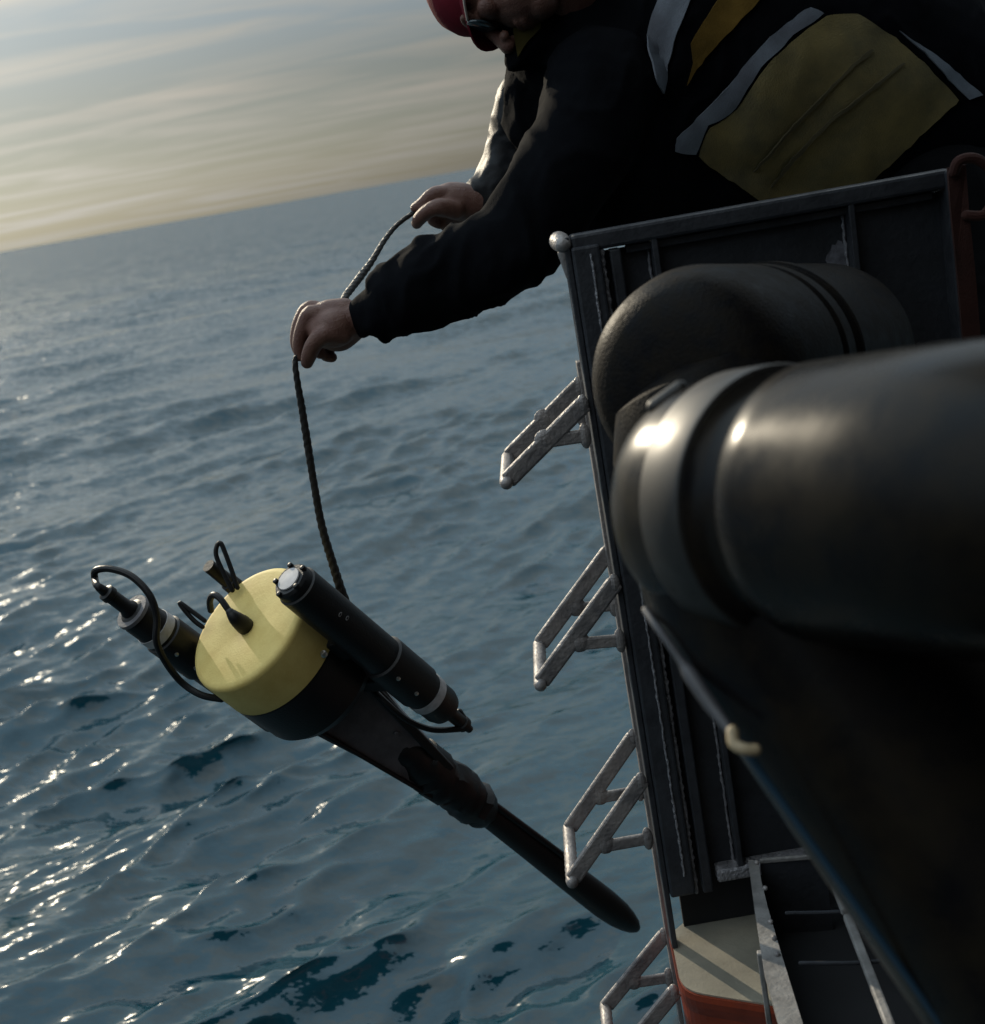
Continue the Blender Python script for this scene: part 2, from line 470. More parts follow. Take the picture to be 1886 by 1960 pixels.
# ------------------------------------------------------------------ boat
YP = 2.0                                # the bulwark gate stands square to the view here
DECK_Z = PY(1290, 1806, YP).z
XL = PY(1075, 455, YP).x                # its outboard edge
ZT = PY(1075, 455, YP).z
XR = PY(1822, 322, YP).x
ZB = PY(1320, 1692, YP).z
boat = empty('work_boat', (XL, YP, DECK_Z), 'steel work boat side with dark bulwark gate, boarding rungs and orange hull', 'boat')
V = Vector
def part(name, build, m, parent=boat, sm=False):
    bm = bmesh.new(); build(bm)
    return link(name, bm_mesh(bm, name, sm), m, parent)

# bulwark plate, recessed between its posts and rails
part('bulwark_plate', lambda bm: add_box(bm, ((XL + XR) / 2, YP + 0.02, (ZT + ZB) / 2 - 0.01), ((XR - XL) / 2 - 0.008, 0, 0), (0, 0.004, 0), (0, 0, (ZT - ZB) / 2 - 0.02)), M['steel'])
def corner_post(bm):
    add_box(bm, (XL + 0.0045, YP + 0.0, (ZT + DECK_Z) / 2), (0.0045, 0, 0), (0, 0.016, 0), (0, 0, (ZT - DECK_Z) / 2), 0.002)
    add_box(bm, (XL + 0.030, YP - 0.004, (ZT + ZB) / 2 - 0.012), (0.0205, 0, 0), (0, 0.018, 0), (0, 0, (ZT - ZB) / 2 - 0.004), 0.004)
part('corner_post', corner_post, M['rail'])
def bead(bm, x, y, z0, z1, r):
    n = int((z1 - z0) / 0.007); pts = [V((x + random.uniform(-.0008, .0008), y, z0 + (z1 - z0) * i / n)) for i in range(n + 1)]
    add_tube(bm, pts, [r * (1.25 if i % 2 else 0.8) * random.uniform(.8, 1.2) for i in range(n + 1)], 8)
part('weld_bead', lambda bm: bead(bm, XL + 0.054, YP - 0.008, ZB - 0.012, ZT - 0.03, 0.0036), M['weld'], sm=True)
part('weld_bead', lambda bm: bead(bm, XL + 0.036, YP - 0.0235, ZB + 0.03, ZT - 0.03, 0.0018), M['weld'], sm=True)
part('angle_bar', lambda bm: add_box(bm, (XL + 0.073, YP + 0.002, (ZT + ZB) / 2 - 0.022), (0.0085, 0, 0), (0, 0.013, 0), (0, 0, (ZT - ZB) / 2 - 0.006), 0.003), M['rail'])
def flat_bar(x):
    part('stiffener', lambda bm: add_box(bm, (x, YP + 0.001, (ZT + ZB) / 2), (0.0045, 0, 0), (0, 0.014, 0), (0, 0, (ZT - ZB) / 2 - 0.012), 0.0015), M['rail'])
    part('weld_bead', lambda bm: bead(bm, x - 0.0075, YP + 0.013, ZB + 0.02, ZT - 0.04, 0.0022), M['weld'], sm=True)
flat_bar(XL + 0.131)
flat_bar(XL + 0.42)
def top_rail(bm):
    add_box(bm, ((XL + XR) / 2 + 0.006, YP + 0.006, ZT - 0.012), ((XR - XL) / 2 - 0.006, 0, 0), (0, 0.021, 0), (0, 0, 0.0135), 0.005)
    add_box(bm, ((XL + XR) / 2 + 0.03, YP + 0.008, ZT - 0.033), ((XR - XL) / 2 - 0.06, 0, 0), (0, 0.006, 0), (0, 0, 0.006), 0.002)
part('top_rail', top_rail, M['rail'])
def rail_end(bm):
    c = V((XL - 0.002, YP + 0.004, ZT - 0.006))
    add_tube(bm, [c + V((0, 0.03, 0)), c, c + V((0.002, -0.012, -0.004))], [0.0145, 0.0145, 0.0125], 16)
    add_tube(bm, [c + V((0.001, -0.010, -0.016)), c + V((0.004, -0.008, -0.05))], [0.009, 0.005], 10)
part('rail_end', rail_end, M['alu'], sm=True)
part('bottom_rail', lambda bm: add_box(bm, ((XL + XR) / 2 + 0.05, YP + 0.0, ZB + 0.012), ((XR - XL) / 2 - 0.04, 0, 0), (0, 0.016, 0), (0, 0, 0.011), 0.004), M['weld'])
part('right_post', lambda bm: add_box(bm, (XR - 0.006, YP - 0.002, (ZT + DECK_Z) / 2), (0.011, 0, 0), (0, 0.022, 0), (0, 0, (ZT - DECK_Z) / 2), 0.004), M['rail'])
# worn bare patch on the plate
M['bare'] = mat('worn pale metal', (0.22, 0.22, 0.25), 0.6, 0.2, 0.8, 60, 0.3, 200, second=(0.06, 0.06, 0.07))
c = PY(1607, 512, YP + 0.0145)
def patch(bm):
    n = 30; pts = []
    for k in range(n):
        t = 2 * math.pi * k / n; r = 1 + 0.35 * noise.noise((math.cos(t) * 2, math.sin(t) * 2, 3.1)) + random.uniform(-.12, .12)
        pts.append(c + V((math.cos(t) * 0.021 * r, 0, math.sin(t) * 0.034 * r)))
    prism(bm, pts, (0, 0.003, 0))
part('bare_patch', patch, M['bare'])

# deck, hull side
hull_pts = [(0.62, 3.2), (0.45, 2.3), (XL + 0.004, 2.03), (XL - 0.0005, 1.955), (0.1640, 1.910), (0.1645, 1.898), (0.1665, 1.886), (0.170, 1.876), (0.1755, 1.867), (0.183, 1.859), (0.192, 1.852), (0.203, 1.845), (0.27, 1.805), (0.40, 1.735), (0.62, 1.62), (1.5, 1.2), (1.5, 3.6)]
part('deck', lambda bm: prism(bm, [V((x, y, DECK_Z)) for x, y in hull_pts], (0, 0, -0.012)), M['deck'])
def hull(bm, lo=0, hi=6):
    # rolled gunwale then the plating below, pulled in towards the waterline
    P = [V((x, y, DECK_Z)) for x, y in hull_pts]; n = len(P); cen = V((0.7, 2.8, DECK_Z))
    rows = []
    for dz, k in ((-0.003, 1.003), (-0.001, 1.006), (-0.010, 1.008), (-0.022, 1.006), (-0.04, 1.001), (-0.11, 0.999), (-1.25, 0.93)):
        rows.append([bm.verts.new(cen + (p - cen) * k + V((0, 0, dz))) for p in P])
    rows = rows[lo:hi]
    for A_, B_ in zip(rows, rows[1:]):
        for i in range(n): bm.faces.new((A_[i], A_[(i + 1) % n], B_[(i + 1) % n], B_[i]))
    bm.faces.new(rows[0]); bm.faces.new(rows[-1])
part('gunwale', hull, M['hull'])
part('hull', lambda bm: hull(bm, 5, 7), M['dark_in'])
# skirting between gate and deck
part('kick_plate', lambda bm: add_box(bm, (XL + 0.33, YP + 0.05, (DECK_Z + ZB) / 2), (0.30, 0, 0), (0, 0.006, 0), (0, 0, (ZB - DECK_Z) / 2 + 0.03)), M['dark_in'])

# ladder: far stringer and the boarding rungs standing off the side
YF = YP + 0.15
def stringer(bm):
    top = PY(1112, 690, YF); x = top.x - 0.004
    add_box(bm, (x, YF, (top.z + DECK_Z - 0.7) / 2), (0.004, 0, 0), (0, 0.012, 0), (0, 0, (top.z - DECK_Z + 0.7) / 2), 0.0015)
part('ladder_stringer', stringer, M['alu'])
rungs = [  # near arm top, near arm tip, near strut (post, joint) on the picture grid
    ((1116, 775), (964, 928), (1120, 834), (1040, 846)),
    ((1176, 1117), (1030, 1314), (1187, 1226), (1107, 1233)),
    ((1227, 1496), (1091, 1690), (1240, 1605), (1156, 1620)),
    ((1290, 1900), (1166, 2050), (1300, 1985), (1225, 1996))]
for i, (at, ap, sp_, sj) in enumerate(rungs):
    A0, A1 = PY(*at, YP - 0.02), PY(*ap, YP - 0.02)
    S0, S1 = PY(*sp_, YP - 0.02), PY(*sj, YP - 0.02)
    off = V((0.012, 0.17, 0))
    rg = child_empty('rung', (A0.x, YP, A0.z), boat)
    d = (A1 - A0).normalized(); up = V((0, 1, 0)).cross(d).normalized()
    for o_ in (V((0, 0, 0)), off):
        def arm(bm, o_=o_):
            beam(bm, A0 + o_ - d * 0.004, A1 + o_ - d * 0.008, up, 0.027, 0.011, 0.004)
            add_ball(bm, A0 + o_, 0.009, 0.0075, 0.016, seg=12)
        part('arm', arm, M['alu'], rg)
        def strut(bm, o_=o_):
            beam(bm, S0 + o_ + V((0.006, 0, 0)), S1 + o_, V((0, 0, 1)), 0.020, 0.0088, 0.003)
            # gusset fillets where the strut meets the arm and the post
            add_ball(bm, S1 + o_ - d * 0.004, 0.0165, 0.0068, 0.0165, seg=14)
            add_ball(bm, S0 + o_, 0.009, 0.007, 0.020, seg=14)
        part('strut', strut, M['alu'], rg)
    def end_bar(bm):
        n = 22; a_, b_ = A1 - d * 0.006 + V((0, -0.007, 0)), A1 - d * 0.006 + off + V((0, 0.007, 0))
        add_tube(bm, [a_.lerp(b_, k / n) for k in range(n + 1)], [0.0105 * (1.05 if k % 2 else 0.96) for k in range(n + 1)], 12)
    part('end_bar', end_bar, M['alu'], rg, True)

# unseen walls and roof, added to keep sky light off deck and person
def sky_screen(bm):
    add_box(bm, (1.25, -1.3, 0.2), (2.15, 0, 0), (0, 0.05, 0), (0, 0, 1.5), 0.01)
    add_box(bm, (1.75, 0.3, 0.2), (0.05, 0, 0), (0, 1.54, 0), (0, 0, 1.5), 0.01)
    add_box(bm, (1.05, 0.6, 1.75), (0.95, 0, 0), (0, 1.95, 0), (0, 0, 0.05), 0.01)
part('unseen_shade_walls', sky_screen, M['sky_screen'])
part('side_deck', lambda bm: add_box(bm, (0.35, -0.4, DECK_Z - 0.20), (1.25, 0, 0), (0, 0.95, 0), (0, 0, 0.02), 0.004), M['dark_in'])

# ------------------------------------------------------------------ open step box on the deck
ZS = -1.13
b0, b1 = PZ(1455, 1650, ZS), PZ(1540, 1985, ZS)
r0, r1 = PZ(1578, 1640, ZS), PZ(1712, 1985, ZS)
step = empty('step_frame', ((b0 + r0) / 2).xy.to_3d() + V((0, 0, DECK_Z)), 'open grey metal step frame with dark wells, standing on the cream deck', 'step frame')
lat = (r0 - b0); lat.z = 0; lat.normalize()
dn = (b1 - b0).normalized()
def top_plate(bm):
    pts = [PZ(u_, v_, ZS) for u_, v_ in ((1432, 1645), (1452, 1647), (1457, 1684), (1470, 1737), (1490, 1806), (1505, 1855), (1548, 1995), (1501, 1995), (1462, 1855), (1444, 1737))]
    prism(bm, pts, (0, 0, -0.012))
part('top_plate', top_plate, M['frame'], step)
part('side_plate', lambda bm: prism(bm, [PZ(1445, 1660, ZS - 0.012), PZ(1522, 1995, ZS - 0.012), PZ(1522, 1995, ZS - 0.012) + V((0, 0, -0.13)), PZ(1445, 1660, ZS - 0.012) + V((0, 0, -0.13))], lat * -0.008), M['dark_in'], step)
def spatter(bm, u, v):
    add_ball(bm, PZ(u, v, ZS + 0.002), 0.004, 0.005, 0.004, seg=10)
for u_, v_ in ((1449, 1651), (1475, 1764), (1488, 1826), (1465, 1700), (1482, 1795)):
    part('weld_blob', lambda bm: spatter(bm, u_, v_), M['alu'], step, True)
part('top_bar', lambda bm: beam(bm, r0, r0.lerp(r1, 0.36), lat, 0.013, 0.012, 0.003), M['frame'], step)
part('top_bar', lambda bm: beam(bm, r0.lerp(r1, 0.385), r1, lat, 0.013, 0.012, 0.003), M['frame'], step)
part('top_bar', lambda bm: beam(bm, b0 + V((0, 0, 0.002)), r0 + V((0, 0, 0.002)), dn, 0.007, 0.008, 0.002), M['frame'], step)
part('end_plate', lambda bm: prism(bm, [b0, r0, r0 + V((0, 0, -0.15)), b0 + V((0, 0, -0.15))], -dn * 0.006), M['steel'], step)
for k in (0.345, 0.635):
    q0, q1 = b0.lerp(b1, k) + lat * 0.02, r0.lerp(r1, k) + lat * 0.055
    mid = (q0 + q1) / 2 + V((0, 0, -0.003))
    part('cross_wire', lambda bm: add_tube(bm, catmull([q0, mid, q1], 5), 0.0030, 8), M['steel'], step, True)
part('well_floor', lambda bm: add_box(bm, ((b0 + b1) / 2 + lat * 0.42 + V((0, 0, -0.135))), lat * 0.42, dn * 0.34, (0, 0, 0.004)), M['dark_in'], step)
part('leg', lambda bm: beam(bm, PZ(1454, 1822, ZS - 0.012), PZ(1454, 1822, ZS - 0.012) + V((0, 0, -0.14)), lat, 0.008, 0.012, 0.002), M['frame'], step)
kb = PD(1835, 1905, 1.75)
part('latch_knob', lambda bm: add_tube(bm, [PD(1840, 1938, 1.7), PD(1846, 1955, 1.7), PD(1870, 2000, 1.72)], [0.010, 0.012, 0.007], 12), M['frame'], step, True)
part('latch_knob', lambda bm: add_ball(bm, PD(1810, 1985, 1.7), 0.012, 0.012, 0.012, seg=14), M['frame'], step, True)

# ------------------------------------------------------------------ big black bent pipes
def pipe_front():
    far = PD(1374, 962, 1.10)
    def CP(x, y, z): return RT * x + UP * y + FW * z
    mid = [far] + [far + CP(x_, 0.0, z_) for x_, z_ in ((0.032, -0.062), (0.064, -0.124), (0.096, -0.186), (0.125, -0.236), (0.168, -0.272), (0.25, -0.296), (0.42, -0.306), (0.76, -0.308))]
    leg1 = PD(2212, 2090, 1.02)
    root = empty('rubber_pipe', leg1, 'big black bent rubber pipe with a clamp band, nearest the camera', 'pipe', 'bent black rubber pipes by the bulwark')
    d = (mid[1] - far).normalized(); R = 0.101
    q = catmull(mid, 14)
    def body(bm):
        # hub at the far end with a groove, then the bend sweeping off to the right
        prof = [(-0.040, 0.02), (-0.038, 0.055), (-0.030, 0.078), (-0.016, 0.092), (0.0, R - 0.004), (0.02, R), (0.094, R), (0.098, R - 0.007), (0.106, R - 0.011), (0.120, R - 0.011), (0.128, R - 0.003), (0.134, R + 0.001)]
        x, y_ = None, None; rings = []; n = 72
        pts = [far + d * s0 for s0, r in prof if s0 < 0]; rad = [r for s0, r in prof if s0 < 0]
        acc = 0.0; path = [(0.0, q[0])]
        for a_, b_ in zip(q, q[1:]):
            acc += (b_ - a_).length; path.append((acc, b_))
        def at(s0):
            for (sa, pa), (sb, pb) in zip(path, path[1:]):
                if sb >= s0: return pa.lerp(pb, (s0 - sa) / (sb - sa))
            return path[-1][1]
        for s0, r in prof:
            if s0 >= 0: pts.append(at(s0)); rad.append(r)
        for k in range(1, 46):
            s0 = 0.134 + (acc - 0.136) * k / 45; pts.append(at(s0)); rad.append(R + 0.001)
        add_tube(bm, pts, rad, n, rounded=False)
    part('pipe_body', body, M['rubber'], root, True)
    def band(bm):
        prof = [(0.040, R - .004), (0.042, R + 0.0025), (0.045, R + 0.0035), (0.088, R + 0.0035), (0.091, R + 0.0025), (0.093, R - .004)]
        add_lathe(bm, far, d, prof, 72)
    part('clamp_band', band, M['rubber_band'], root, True)
    ld = leg1 - far
    def leg(bm):
        add_lathe(bm, far + ld * 0.02, ld, [(-0.02, 0.04), (0.0, 0.088), (0.03, 0.0995), (0.08, R + 0.002), (ld.length, 0.116), (ld.length + 0.01, 0.05)], 72)
    part('pipe_leg', leg, M['rubber'], root, True)
    kn = PD(1275, 758, 1.07)
    part('clamp_screw', lambda bm: add_tube(bm, [kn + V((-0.010, 0, -0.007)), kn + V((0.012, 0, 0.004))], 0.0065, 14), M['rubber_band'], root, True)
    hk = [PD(1402, 1400, 0.99), PD(1406, 1424, 0.985), PD(1425, 1434, 0.98), PD(1446, 1436, 0.98)]
    part('hook', lambda bm: add_tube(bm, catmull(hk, 5), 0.0045, 12), M['cream'], root, True)
    lip = [PD(1236, 1168, 1.08), PD(1262, 1206, 1.06), PD(1302, 1262, 1.05), PD(1322, 1292, 1.045), PD(1360, 1348, 1.03), PD(1406, 1410, 1.01)]
    part('edge_trim', lambda bm: add_tube(bm, catmull(lip, 5), interp([0.003, 0.003, 0.003, 0.0062, 0.0058, 0.003], 5), 12), M['trim'], root, True)
    edge_sheen_pts = [PD(1432, 1444, 1.0), PD(1560, 1622, 1.0), PD(1700, 1818, 1.0), PD(1830, 2000, 1.0)]
    part('edge_sheen', lambda bm: add_tube(bm, catmull(edge_sheen_pts, 6), 0.0028, 10), M['blue'], root, True)  # bluish rim light of the pipe, built as a thin coloured strand
pipe_front()
def pipe_back():
    near, far = PD(1318, 728, 1.52), PD(1580, 680, 1.92)
    root = empty('rubber_pipe', far, 'black rubber pipe end with two ring grooves, just in front of the bulwark plate', 'pipe', 'bent black rubber pipes by the bulwark')
    d = (far - near).normalized(); R = 0.128; L_ = (far - near).length
    def body(bm):
        g = lambda s: [(s, R), (s + 0.006, R - 0.006), (s + 0.016, R - 0.006), (s + 0.022, R)]
        add_lathe(bm, near, d, [(-0.048, 0.012), (-0.046, 0.050), (-0.042, 0.074), (-0.032, 0.097), (-0.016, 0.113), (0.008, 0.1215), (0.035, R)] + g(0.16) + g(0.21) + [(L_ - .01, R), (L_, R - .03)], 72)
    part('pipe_body', body, M['rubber_dark'], root, True)
    part('clamp_band', lambda bm: add_lathe(bm, near, d, [(0.234, R - .004), (0.236, R + 0.003), (0.262, R + 0.003), (0.264, R - .004)], 72), M['rubber_dark'], root, True)
    part('pipe_leg', lambda bm: add_lathe(bm, near + d * 0.02, PD(1560, 1250, 1.5) - near, [(-0.02, 0.05), (0, 0.1), (0.05, R - 0.003), (0.42, R - .003), (0.43, 0.05)], 64), M['rubber_dark'], root, True)
pipe_back()

# ------------------------------------------------------------------ orange-red strap on the gate's right end
st = empty('lifting_strap', PY(1855, 660, 1.96), 'orange red strap with a loop, hanging down the right end of the bulwark', 'strap')
sp1 = [PY(1832, 318, 1.965), PY(1838, 400, 1.96), PY(1850, 520, 1.96), PY(1862, 660, 1.96), PY(1872, 760, 1.96)]
def strap(bm):
    q = catmull(sp1, 6)
    for a_, b_ in zip(q, q[1:]): pass
    prism(bm, [p + V((-0.013, 0, 0)) for p in q] + [p + V((0.013, 0, 0)) for p in q[::-1]], (0, 0.006, 0))
part('webbing', strap, M['strap'], st)
lp = [PY(1826, 330, 1.955), PY(1836, 308, 1.95), PY(1868, 304, 1.95), PY(1900, 330, 1.95), PY(1905, 372, 1.95), PY(1885, 410, 1.95), PY(1850, 412, 1.955)]
part('loop', lambda bm: add_tube(bm, catmull(lp, 6), 0.0075, 10), M['strap'], st, True)

# ------------------------------------------------------------------ instrument float hanging on the rope
FC = PD(473, 1199, 2.30)
e3 = (PD(1203, 1765, 3.10) - FC).normalized()        # from float to blade
e1 = e3.cross(FW).normalized()
if e1.dot(UP) < 0: e1 = -e1
e2 = e3.cross(e1).normalized()                        # towards the camera
if e2.dot(FW) > 0: e2 = -e2
def D(x, y, z): return FC + e1 * x + e2 * y + e3 * z
def along(u, v, y=0.0):                # axial and e1 coordinates of a picture point on the plane e2 = y
    r_ = ray(u, v); P0 = FC + e2 * y
    P_ = r_ * (P0.dot(e2) / r_.dot(e2)) - FC
    return P_.dot(e1), P_.dot(e3)
inst = empty('instrument_float', FC + e3 * 0.1, 'yellow topped instrument float with black bottles and a long black blade, hanging over the sea', 'instrument')
RF = 0.1215
part('float_disc', lambda bm: add_lathe(bm, FC, e3, [(0.004, 0.001), (0.0005, 0.02), (0, RF - 0.012), (0.0012, RF - 0.005), (0.005, RF - 0.0012), (0.011, RF), (0.085, RF + 0.002), (0.087, RF - 0.01)], 96), M['float'], inst, True)
part('base_drum', lambda bm: add_lathe(bm, FC, e3, [(0.0865, 0.05), (0.0868, RF + 0.0005), (0.090, RF + 0.0015), (0.185, RF - 0.002), (0.203, RF - 0.014), (0.224, RF - 0.037), (0.229, RF - 0.05), (0.230, 0.03)], 96), M['plastic'], inst, False)
# tapered bracket plate between drum and pole
bx = [(-0.075, 0.228), (0.080, 0.228), (0.050, 0.40), (0.034, 0.545), (-0.034, 0.60), (-0.046, 0.45)]
def bracket(bm):
    prism(bm, [D(x, 0.030, z) for x, z in bx], e2 * -0.060)
part('bracket', bracket, M['bracket'], inst)
part('bracket_rib', lambda bm: beam(bm, D(0.066, 0.034, 0.20), D(0.03, 0.034, 0.54), e1, 0.018, 0.012, 0.003), M['plastic'], inst)
part('bracket_rib', lambda bm: beam(bm, D(-0.066, 0.034, 0.20), D(-0.034, 0.034, 0.56), e1, 0.008, 0.010, 0.003), M['plastic'], inst)
for x, z in ((-0.02, 0.26), (0.02, 0.38), (-0.02, 0.50)):
    part('bolt', lambda bm: add_lathe(bm, D(x, 0.0305, z), e2, [(0, .0055), (0.003, .0055), (0.004, .004)], 12), M['bracket'], inst)
# clamp lump then pole and blade
def clamp(bm):
    zs = np.linspace(0.44, 0.70, 22)
    add_tube(bm, [D(random.uniform(-.004, .004), 0.004, z) for z in zs], [(0.030 + 0.016 * math.sin(min(1, (z - 0.42) / 0.12) * math.pi / 2) - 0.05 * max(0, z - 0.62)) * random.uniform(0.93, 1.07) for z in zs], 16, jitter=0.14)
part('tape_wrap', clamp, M['plastic'], inst, True)
pole_prof = [(0.60, 0.025), (0.90, 0.029), (1.12, 0.033), (1.20, 0.034), (1.26, 0.0315), (1.30, 0.026), (1.33, 0.019), (1.35, 0.010), (1.357, 0.001)]
def blade(bm):
    rings = []
    n = 28
    for z, r in pole_prof:
        rings.append([bm.verts.new(D(math.cos(2 * math.pi * k / n) * r, math.sin(2 * math.pi * k / n) * r * 0.85, z)) for k in range(n)])
    for A_, B_ in zip(rings, rings[1:]):
        for k in range(n): bm.faces.new((A_[k], A_[(k + 1) % n], B_[(k + 1) % n], B_[k]))
    bm.faces.new(rings[0]); bm.faces.new(rings[-1])
part('blade', blade, M['plastic'], inst, True)
part('pole_band', lambda bm: add_lathe(bm, FC, e3, [(0.690, 0.02), (0.691, 0.0292), (0.722, 0.0298), (0.723, 0.02)], 32), M['ringgrey'], inst, True)
part('blade_edge', lambda bm: add_tube(bm, [D(0.024, 0.014, 0.66), D(0.031, 0.016, 0.98)], 0.007, 10), M['plastic'], inst, True)

def bottle(x, y, z0, z1, r, flip):
    """black pressure bottle: cap, ring, plug; flip: plug on the far end"""
    dirn = e3 if flip else -e3
    base = D(x, y, z0) if flip else D(x, y, z1)
    Ln = z1 - z0
    bt = part('bottle', lambda bm: add_lathe(bm, base, dirn, [(0, 0.002), (0.0, r * 0.78), (0.004, r * 0.86), (0.006, r * 0.90), (0.018, r * 0.91), (0.020, r), (Ln * 0.56, r), (Ln * 0.565, r * 1.13), (Ln * 0.80, r * 1.13), (Ln * 0.805, r * 1.02), (Ln - 0.075, r * 1.02), (Ln - 0.052, r * 1.0), (Ln - 0.05, r * 0.97), (Ln - 0.02, r * 0.97), (Ln - 0.006, r * 0.85), (Ln, r * 0.6), (Ln + 0.001, 0.002)], 40), M['plastic'], inst, True)
    part('ring', lambda bm: add_lathe(bm, base + dirn * (Ln - 0.072), dirn, [(0, r * 0.9), (0.0005, r * 1.045), (0.019, r * 1.035), (0.0195, r * 0.9)], 40), M['ringgrey'], bt, True)
    part('plug', lambda bm: add_lathe(bm, base + dirn * Ln, dirn, [(-0.004, 0.016), (0.004, 0.017), (0.012, 0.013), (0.045, 0.0125), (0.047, 0.015), (0.058, 0.0145), (0.06, 0.009), (0.075, 0.007)], 20), M['plastic'], bt, True)
    part('end_cap', lambda bm: add_lathe(bm, base, -dirn, [(-0.002, r * 0.3), (0.001, r * 0.58), (0.003, r * 0.56), (0.0035, r * 0.1)], 28), M['ringgrey'], bt, True)
    for k in range(5):
        t = 2 * math.pi * (k + 0.3) / 5
        X, Y_ = frame_of(dirn)
        q = base + (X * math.cos(t) + Y_ * math.sin(t)) * r * 0.80
        part('cap_screw', lambda bm: add_lathe(bm, q, -dirn, [(-0.004, .0045), (0.004, .0045), (0.005, .003)], 10), M['plastic'], bt, True)
    for zz in (Ln * 0.62, Ln * 0.74):
        q = base + dirn * zz + e2 * r * 1.12 - e1 * 0.004
        part('bolt', lambda bm: add_lathe(bm, q, e2, [(-.002, .0038), (.003, .0036), (.004, .002)], 10), M['bolt'], bt, True)
    return bt
BY = 0.105
bx1, bz1 = along(546, 1117, BY)
bx2, bz2 = along(862, 1352, BY)
near_b = bottle((bx1 + bx2) / 2, BY, bz1, bz2, 0.0365, True)
# two small ring marks printed on the bottle
for du in (0, 14):
    x_, z_ = along(650 + du, 1174 + du * 0.55, BY + 0.03)
    xx = x_ - (bx1 + bx2) / 2
    nrm = (e1 * xx + e2 * math.sqrt(max(0.0365 ** 2 - xx * xx, 1e-6))).normalized()
    q = D((bx1 + bx2) / 2, BY, z_) + nrm * 0.0366
    def ringmark(bm):
        X, Y_ = e3, nrm.cross(e3).normalized(); n = 18
        o1 = [bm.verts.new(q + (X * math.cos(6.2832 * k / n) * .0028 + Y_ * math.sin(6.2832 * k / n) * .0042) + nrm * .0004) for k in range(n)]
        i1 = [bm.verts.new(q + (X * math.cos(6.2832 * k / n) * .0018 + Y_ * math.sin(6.2832 * k / n) * .0030) + nrm * .0006) for k in range(n)]
        for k in range(n): bm.faces.new((o1[k], o1[(k + 1) % n], i1[(k + 1) % n], i1[k]))
    part('ring_mark', ringmark, M['ringgrey'], near_b)
fx, fz = along(250, 1168, -0.11)
far_b = bottle(fx, -0.11, fz, fz + 0.40, 0.0335, False)
part('end_collar', lambda bm: add_lathe(bm, D(fx, -0.11, fz + 0.002), e3, [(0, 0.022), (0.0005, 0.0325), (0.007, 0.0335), (0.0075, 0.022)], 32), M['bracket'], far_b, True)
ptip = D(fx, -0.11, fz - 0.072)
tx, tz = along(436, 1112, -0.13)
third = part('bottle', lambda bm: add_lathe(bm, D(tx, -0.13, tz - 0.05), e3, [(0, .002), (0, .012), (0.05, .013), (0.052, .016), (0.09, .017), (0.095, 0.03), (0.3, 0.032)], 28), M['plastic'], inst, True)
def cable(pts, dep, r, name='cable'):
    q = [p if len(p) == 3 else PD(p[0], p[1], d_) for p, d_ in zip(pts, dep)]
    return part(name, lambda bm: add_tube(bm, catmull(q, 8), r, 10), M['plastic'], inst, True)
dz = FC.dot(FW)
fd = D(-0.1, -0.11, -0.1).dot(FW)
cable([ptip + e3 * 0.02, ptip - e3 * 0.004, (182, 1108), (184, 1092), (212, 1089), (252, 1103), (286, 1138), (300, 1180), (300, 1228), (318, 1268), (348, 1306), (385, 1330), (424, 1338)],
      [fd - .02] * 3 + [fd - .03, fd - .04, fd - .05, fd - .055, fd - .05, fd - .045, fd - .02, fd, fd, fd], 0.0062)
cable([(445, 1130), (425, 1090), (414, 1062), (416, 1044), (423, 1040), (432, 1060), (446, 1098), (455, 1125)], [dz + .06] * 8, 0.0042)
cable([(404, 1168), (402, 1150), (409, 1139), (421, 1145), (438, 1168), (452, 1184)], [dz + .03, dz + .01, dz - .005, dz - .015, dz - .02, dz - .018], 0.0058)
cable([(392, 1188), (365, 1168), (345, 1154), (352, 1166), (372, 1188), (388, 1200)], [dz + .05] * 6, 0.0042)
def plug(bm):
    q0 = PD(448, 1180, dz - .022); q1 = D(along(468, 1198)[0], along(468, 1198)[1] * 0, 0) * 1.0
    a1, _ = along(468, 1197)
    base = FC + (PD(470, 1199, dz) - FC)
    add_tube(bm, catmull([PD(441, 1172, dz - .024), PD(450, 1182, dz - .022), PD(462, 1192, dz - .012), PD(469, 1198, dz - .002)], 4), interp([0.0075, 0.012, 0.015, 0.0155], 4), 18, jitter=0.03)
part('face_plug', plug, M['plastic'], inst, True)
# lead from the near bottle's plug back under the bracket
pd = D((bx1 + bx2) / 2, BY, bz2 + .05).dot(FW)
cable([(880, 1362), (890, 1380), (888, 1392), (870, 1396), (825, 1396), (780, 1378), (740, 1345), (715, 1320)], [pd, pd, pd - .005, pd - .01, pd - .02, pd - .03, pd - .04, pd - .03], 0.0058)
# strap tying the near bottle to the drum
for a_, b_, w_ in (((0.07, 0.06, 0.10), ((bx1 + bx2) / 2, BY, 0.10), 0.05), ((0.055, 0.02, 0.24), ((bx1 + bx2) / 2, BY, 0.24), 0.035), ((-0.07, -0.06, 0.10), (fx, -0.11, 0.10), 0.05), ((0.0, -0.06, 0.10), (tx, -0.13, 0.12), 0.05)):
    part('bottle_mount', lambda bm: beam(bm, D(*a_), D(*b_), e3, w_, w_, 0.004), M['plastic'], inst)
part('lug', lambda bm: add_lathe(bm, D(RF * 0.55, RF * 0.86, 0.075), e2, [(0, .006), (.006, .006), (.008, .003)], 12), M['bolt'], inst, True)

